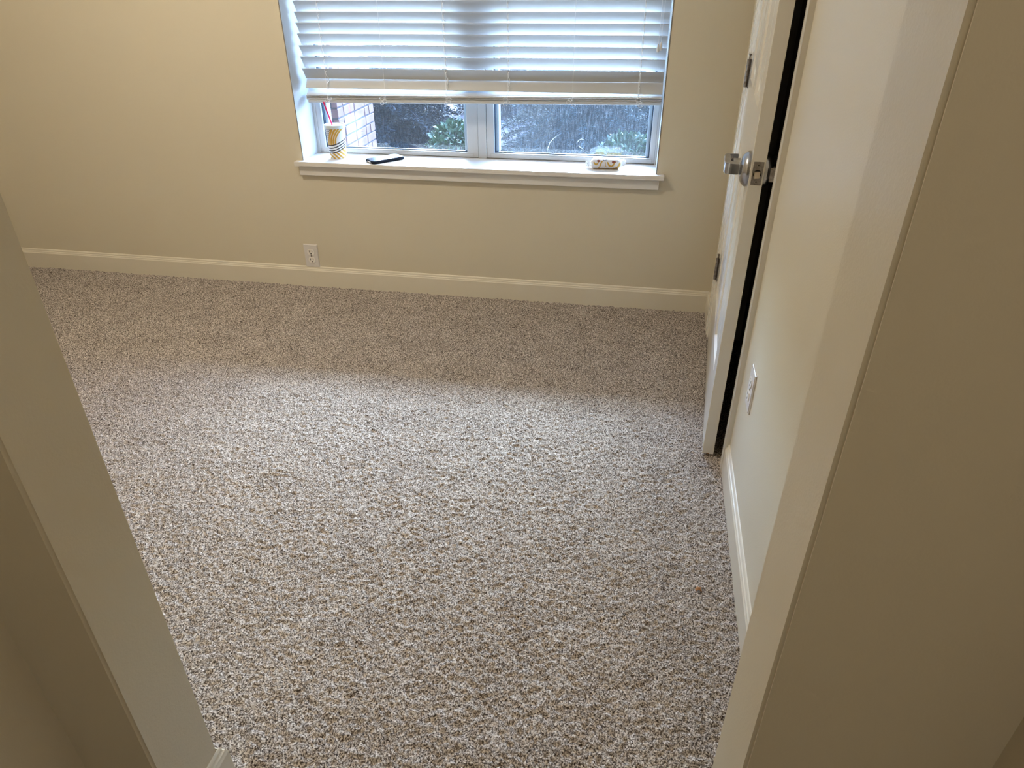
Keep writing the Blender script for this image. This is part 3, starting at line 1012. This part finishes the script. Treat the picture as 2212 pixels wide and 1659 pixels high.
# conifers and shrub
def blades(P, D, L, Wd, mat, name, parent):
    """P base points, D unit directions (n,3), L lengths; narrow diamond blades"""
    n = len(P)
    ref = rng.normal(size=(n, 3))
    S = np.cross(D, ref)
    S /= np.linalg.norm(S, axis=1, keepdims=True) + 1e-9
    mid = P + D * (L * .45)[:, None]
    tip = P + D * L[:, None]
    co = np.stack([P, mid + S * (Wd / 2), tip, mid - S * (Wd / 2)], 1).reshape(-1, 3).astype(np.float32)
    me = bpy.data.meshes.new(name)
    me.vertices.add(len(co))
    me.vertices.foreach_set('co', co.ravel())
    idx = np.arange(4 * n, dtype=np.int32)
    me.loops.add(4 * n)
    me.loops.foreach_set('vertex_index', idx)
    me.polygons.add(n)
    me.polygons.foreach_set('loop_start', np.arange(0, 4 * n, 4, dtype=np.int32))
    me.polygons.foreach_set('loop_total', np.full(n, 4, dtype=np.int32))
    me.update(calc_edges=True)
    me.materials.append(M[mat])
    o = link(name, me, parent)
    o['kind'] = 'stuff'
    return o

def conifer(loc, h, rad, mat, label, nb=90, seed=1, per=420):
    t = empty('conifer_tree', loc, 0, label, 'tree')
    rr = np.random.default_rng(seed)
    bm = bmesh.new()
    tube(bm, [(0, 0, -0.02), (0.02, 0.01, h * .4), (0, 0, h * .97)], [0.055, 0.04, 0.008], 9)
    fin('trunk', bm, 'bark', t, smooth=60)
    bmb = bmesh.new()
    Ps, Ds, Ls = [], [], []
    for b in range(nb):
        f = (b + .5) / nb
        z0 = h * (0.015 + 0.965 * f ** 1.7)
        ln = rad * (1 - f ** 1.7) ** .75 * rr.uniform(.75, 1.1) + 0.06
        az = b * 2.39996 + rr.uniform(-.3, .3)
        d = np.array([math.cos(az), math.sin(az), 0])
        pts = []
        for q in range(7):
            s = q / 6
            pts.append(np.array([0, 0, z0]) + d * ln * s + np.array([0, 0, 1]) * ln * (.22 * s - .38 * s * s))
        tube(bmb, pts, [0.011 * (1 - q / 7) + .002 for q in range(7)], 5)
        m_ = int(per * (ln / rad) + 40)
        s = rr.random(m_) ** .7 * .98 + .02
        seg = np.clip((s * 6).astype(int), 0, 5)
        fr_ = s * 6 - seg
        pa = np.array(pts)
        base_ = pa[seg] * (1 - fr_)[:, None] + pa[seg + 1] * fr_[:, None]
        # side twigs carry the needles
        side = np.cross(d, [0, 0, 1])
        tw = rr.uniform(-1, 1, m_)
        off = side[None] * (tw * ln * .26 * (1.05 - s))[:, None] + d[None] * (np.abs(tw) * ln * .10)[:, None] + rr.normal(size=(m_, 3)) * .012
        off[:, 2] -= np.abs(tw) * .05 * rr.random(m_)
        dr = d[None] * .8 + side[None] * (np.sign(tw) * .6)[:, None] + rr.normal(size=(m_, 3)) * .55
        dr /= np.linalg.norm(dr, axis=1, keepdims=True)
        Ps.append(base_ + off); Ds.append(dr); Ls.append(rr.uniform(.03, .075, m_))
    fin('branches', bmb, 'bark', t, kind='stuff')
    blades(np.concatenate(Ps), np.concatenate(Ds), np.concatenate(Ls), .011, mat, 'needles', t)
    return t
conifer((-1.72, 5.0, GZ), 2.2, 0.95, 'needle', 'dark dense conifer nearest the brick pier outside', 150, 1, 800)
conifer((0.60, 4.95, GZ), 2.2, 0.95, 'needle2', 'blue-green feathery conifer in front of the dark conifer row', 150, 3, 800)
conifer((-0.42, 7.1, GZ), 2.4, 0.95, 'needle', 'dark conifer in the row behind, between the two front conifers', 130, 2, 700)
conifer((-3.0, 7.5, GZ), 2.4, 1.1, 'needle', 'dark conifer in the row behind the dense front conifer', 80, 4, 420)
conifer((2.2, 7.5, GZ), 2.4, 1.1, 'needle', 'dark conifer in the row behind the feathery conifer', 80, 5, 420)

def shrub(loc, r, h, mat, label, n, seed, name='leafy_shrub', lw=.028):
    t = empty(name, loc, 0, label, 'shrub')
    rr = np.random.default_rng(seed)
    bm = bmesh.new()
    for q in range(9):
        a = q * .7
        tube(bm, [(0, 0, -.02), (r * .3 * math.cos(a), r * .3 * math.sin(a), h * .5), (r * .75 * math.cos(a), r * .75 * math.sin(a), h * .9)], [.012, .008, .003], 5)
    fin('stems', bm, 'bark', t, kind='stuff')
    u = rr.normal(size=(n, 3))
    u /= np.linalg.norm(u, axis=1, keepdims=True)
    rad = (.45 + .55 * rr.random(n) ** .5)[:, None]
    P = u * rad * np.array([r, r, h * .5]) + np.array([0, 0, h * .52])
    D = u + rr.normal(size=(n, 3)) * .7
    D /= np.linalg.norm(D, axis=1, keepdims=True)
    blades(P, D, rr.uniform(.035, .07, n), lw, mat, 'leaves', t)
shrub((-0.52, 3.50, GZ + .02), .27, .46, 'leaf', 'bright green leafy shrub in the bed before the gap between the front conifers', 2600, 6)
shrub((1.05, 3.50, GZ + .02), .27, .40, 'leaf', 'low green leafy shrub in front of the feathery conifer', 2200, 8)
for i, x in enumerate((-9.3, -6.2, -3.1, 0.0, 3.1, 6.2, 9.3)):
    shrub((x, 11.0, GZ), 1.38, 1.9, 'needle2', 'broad rounded evergreen in the hedge row behind the conifers', 8000, 20 + i, 'hedge_bush', .10)
for o in bpy.data.objects:
    if o.name.startswith('hedge_bush'): o['group'] = 'hedge row behind the conifers'
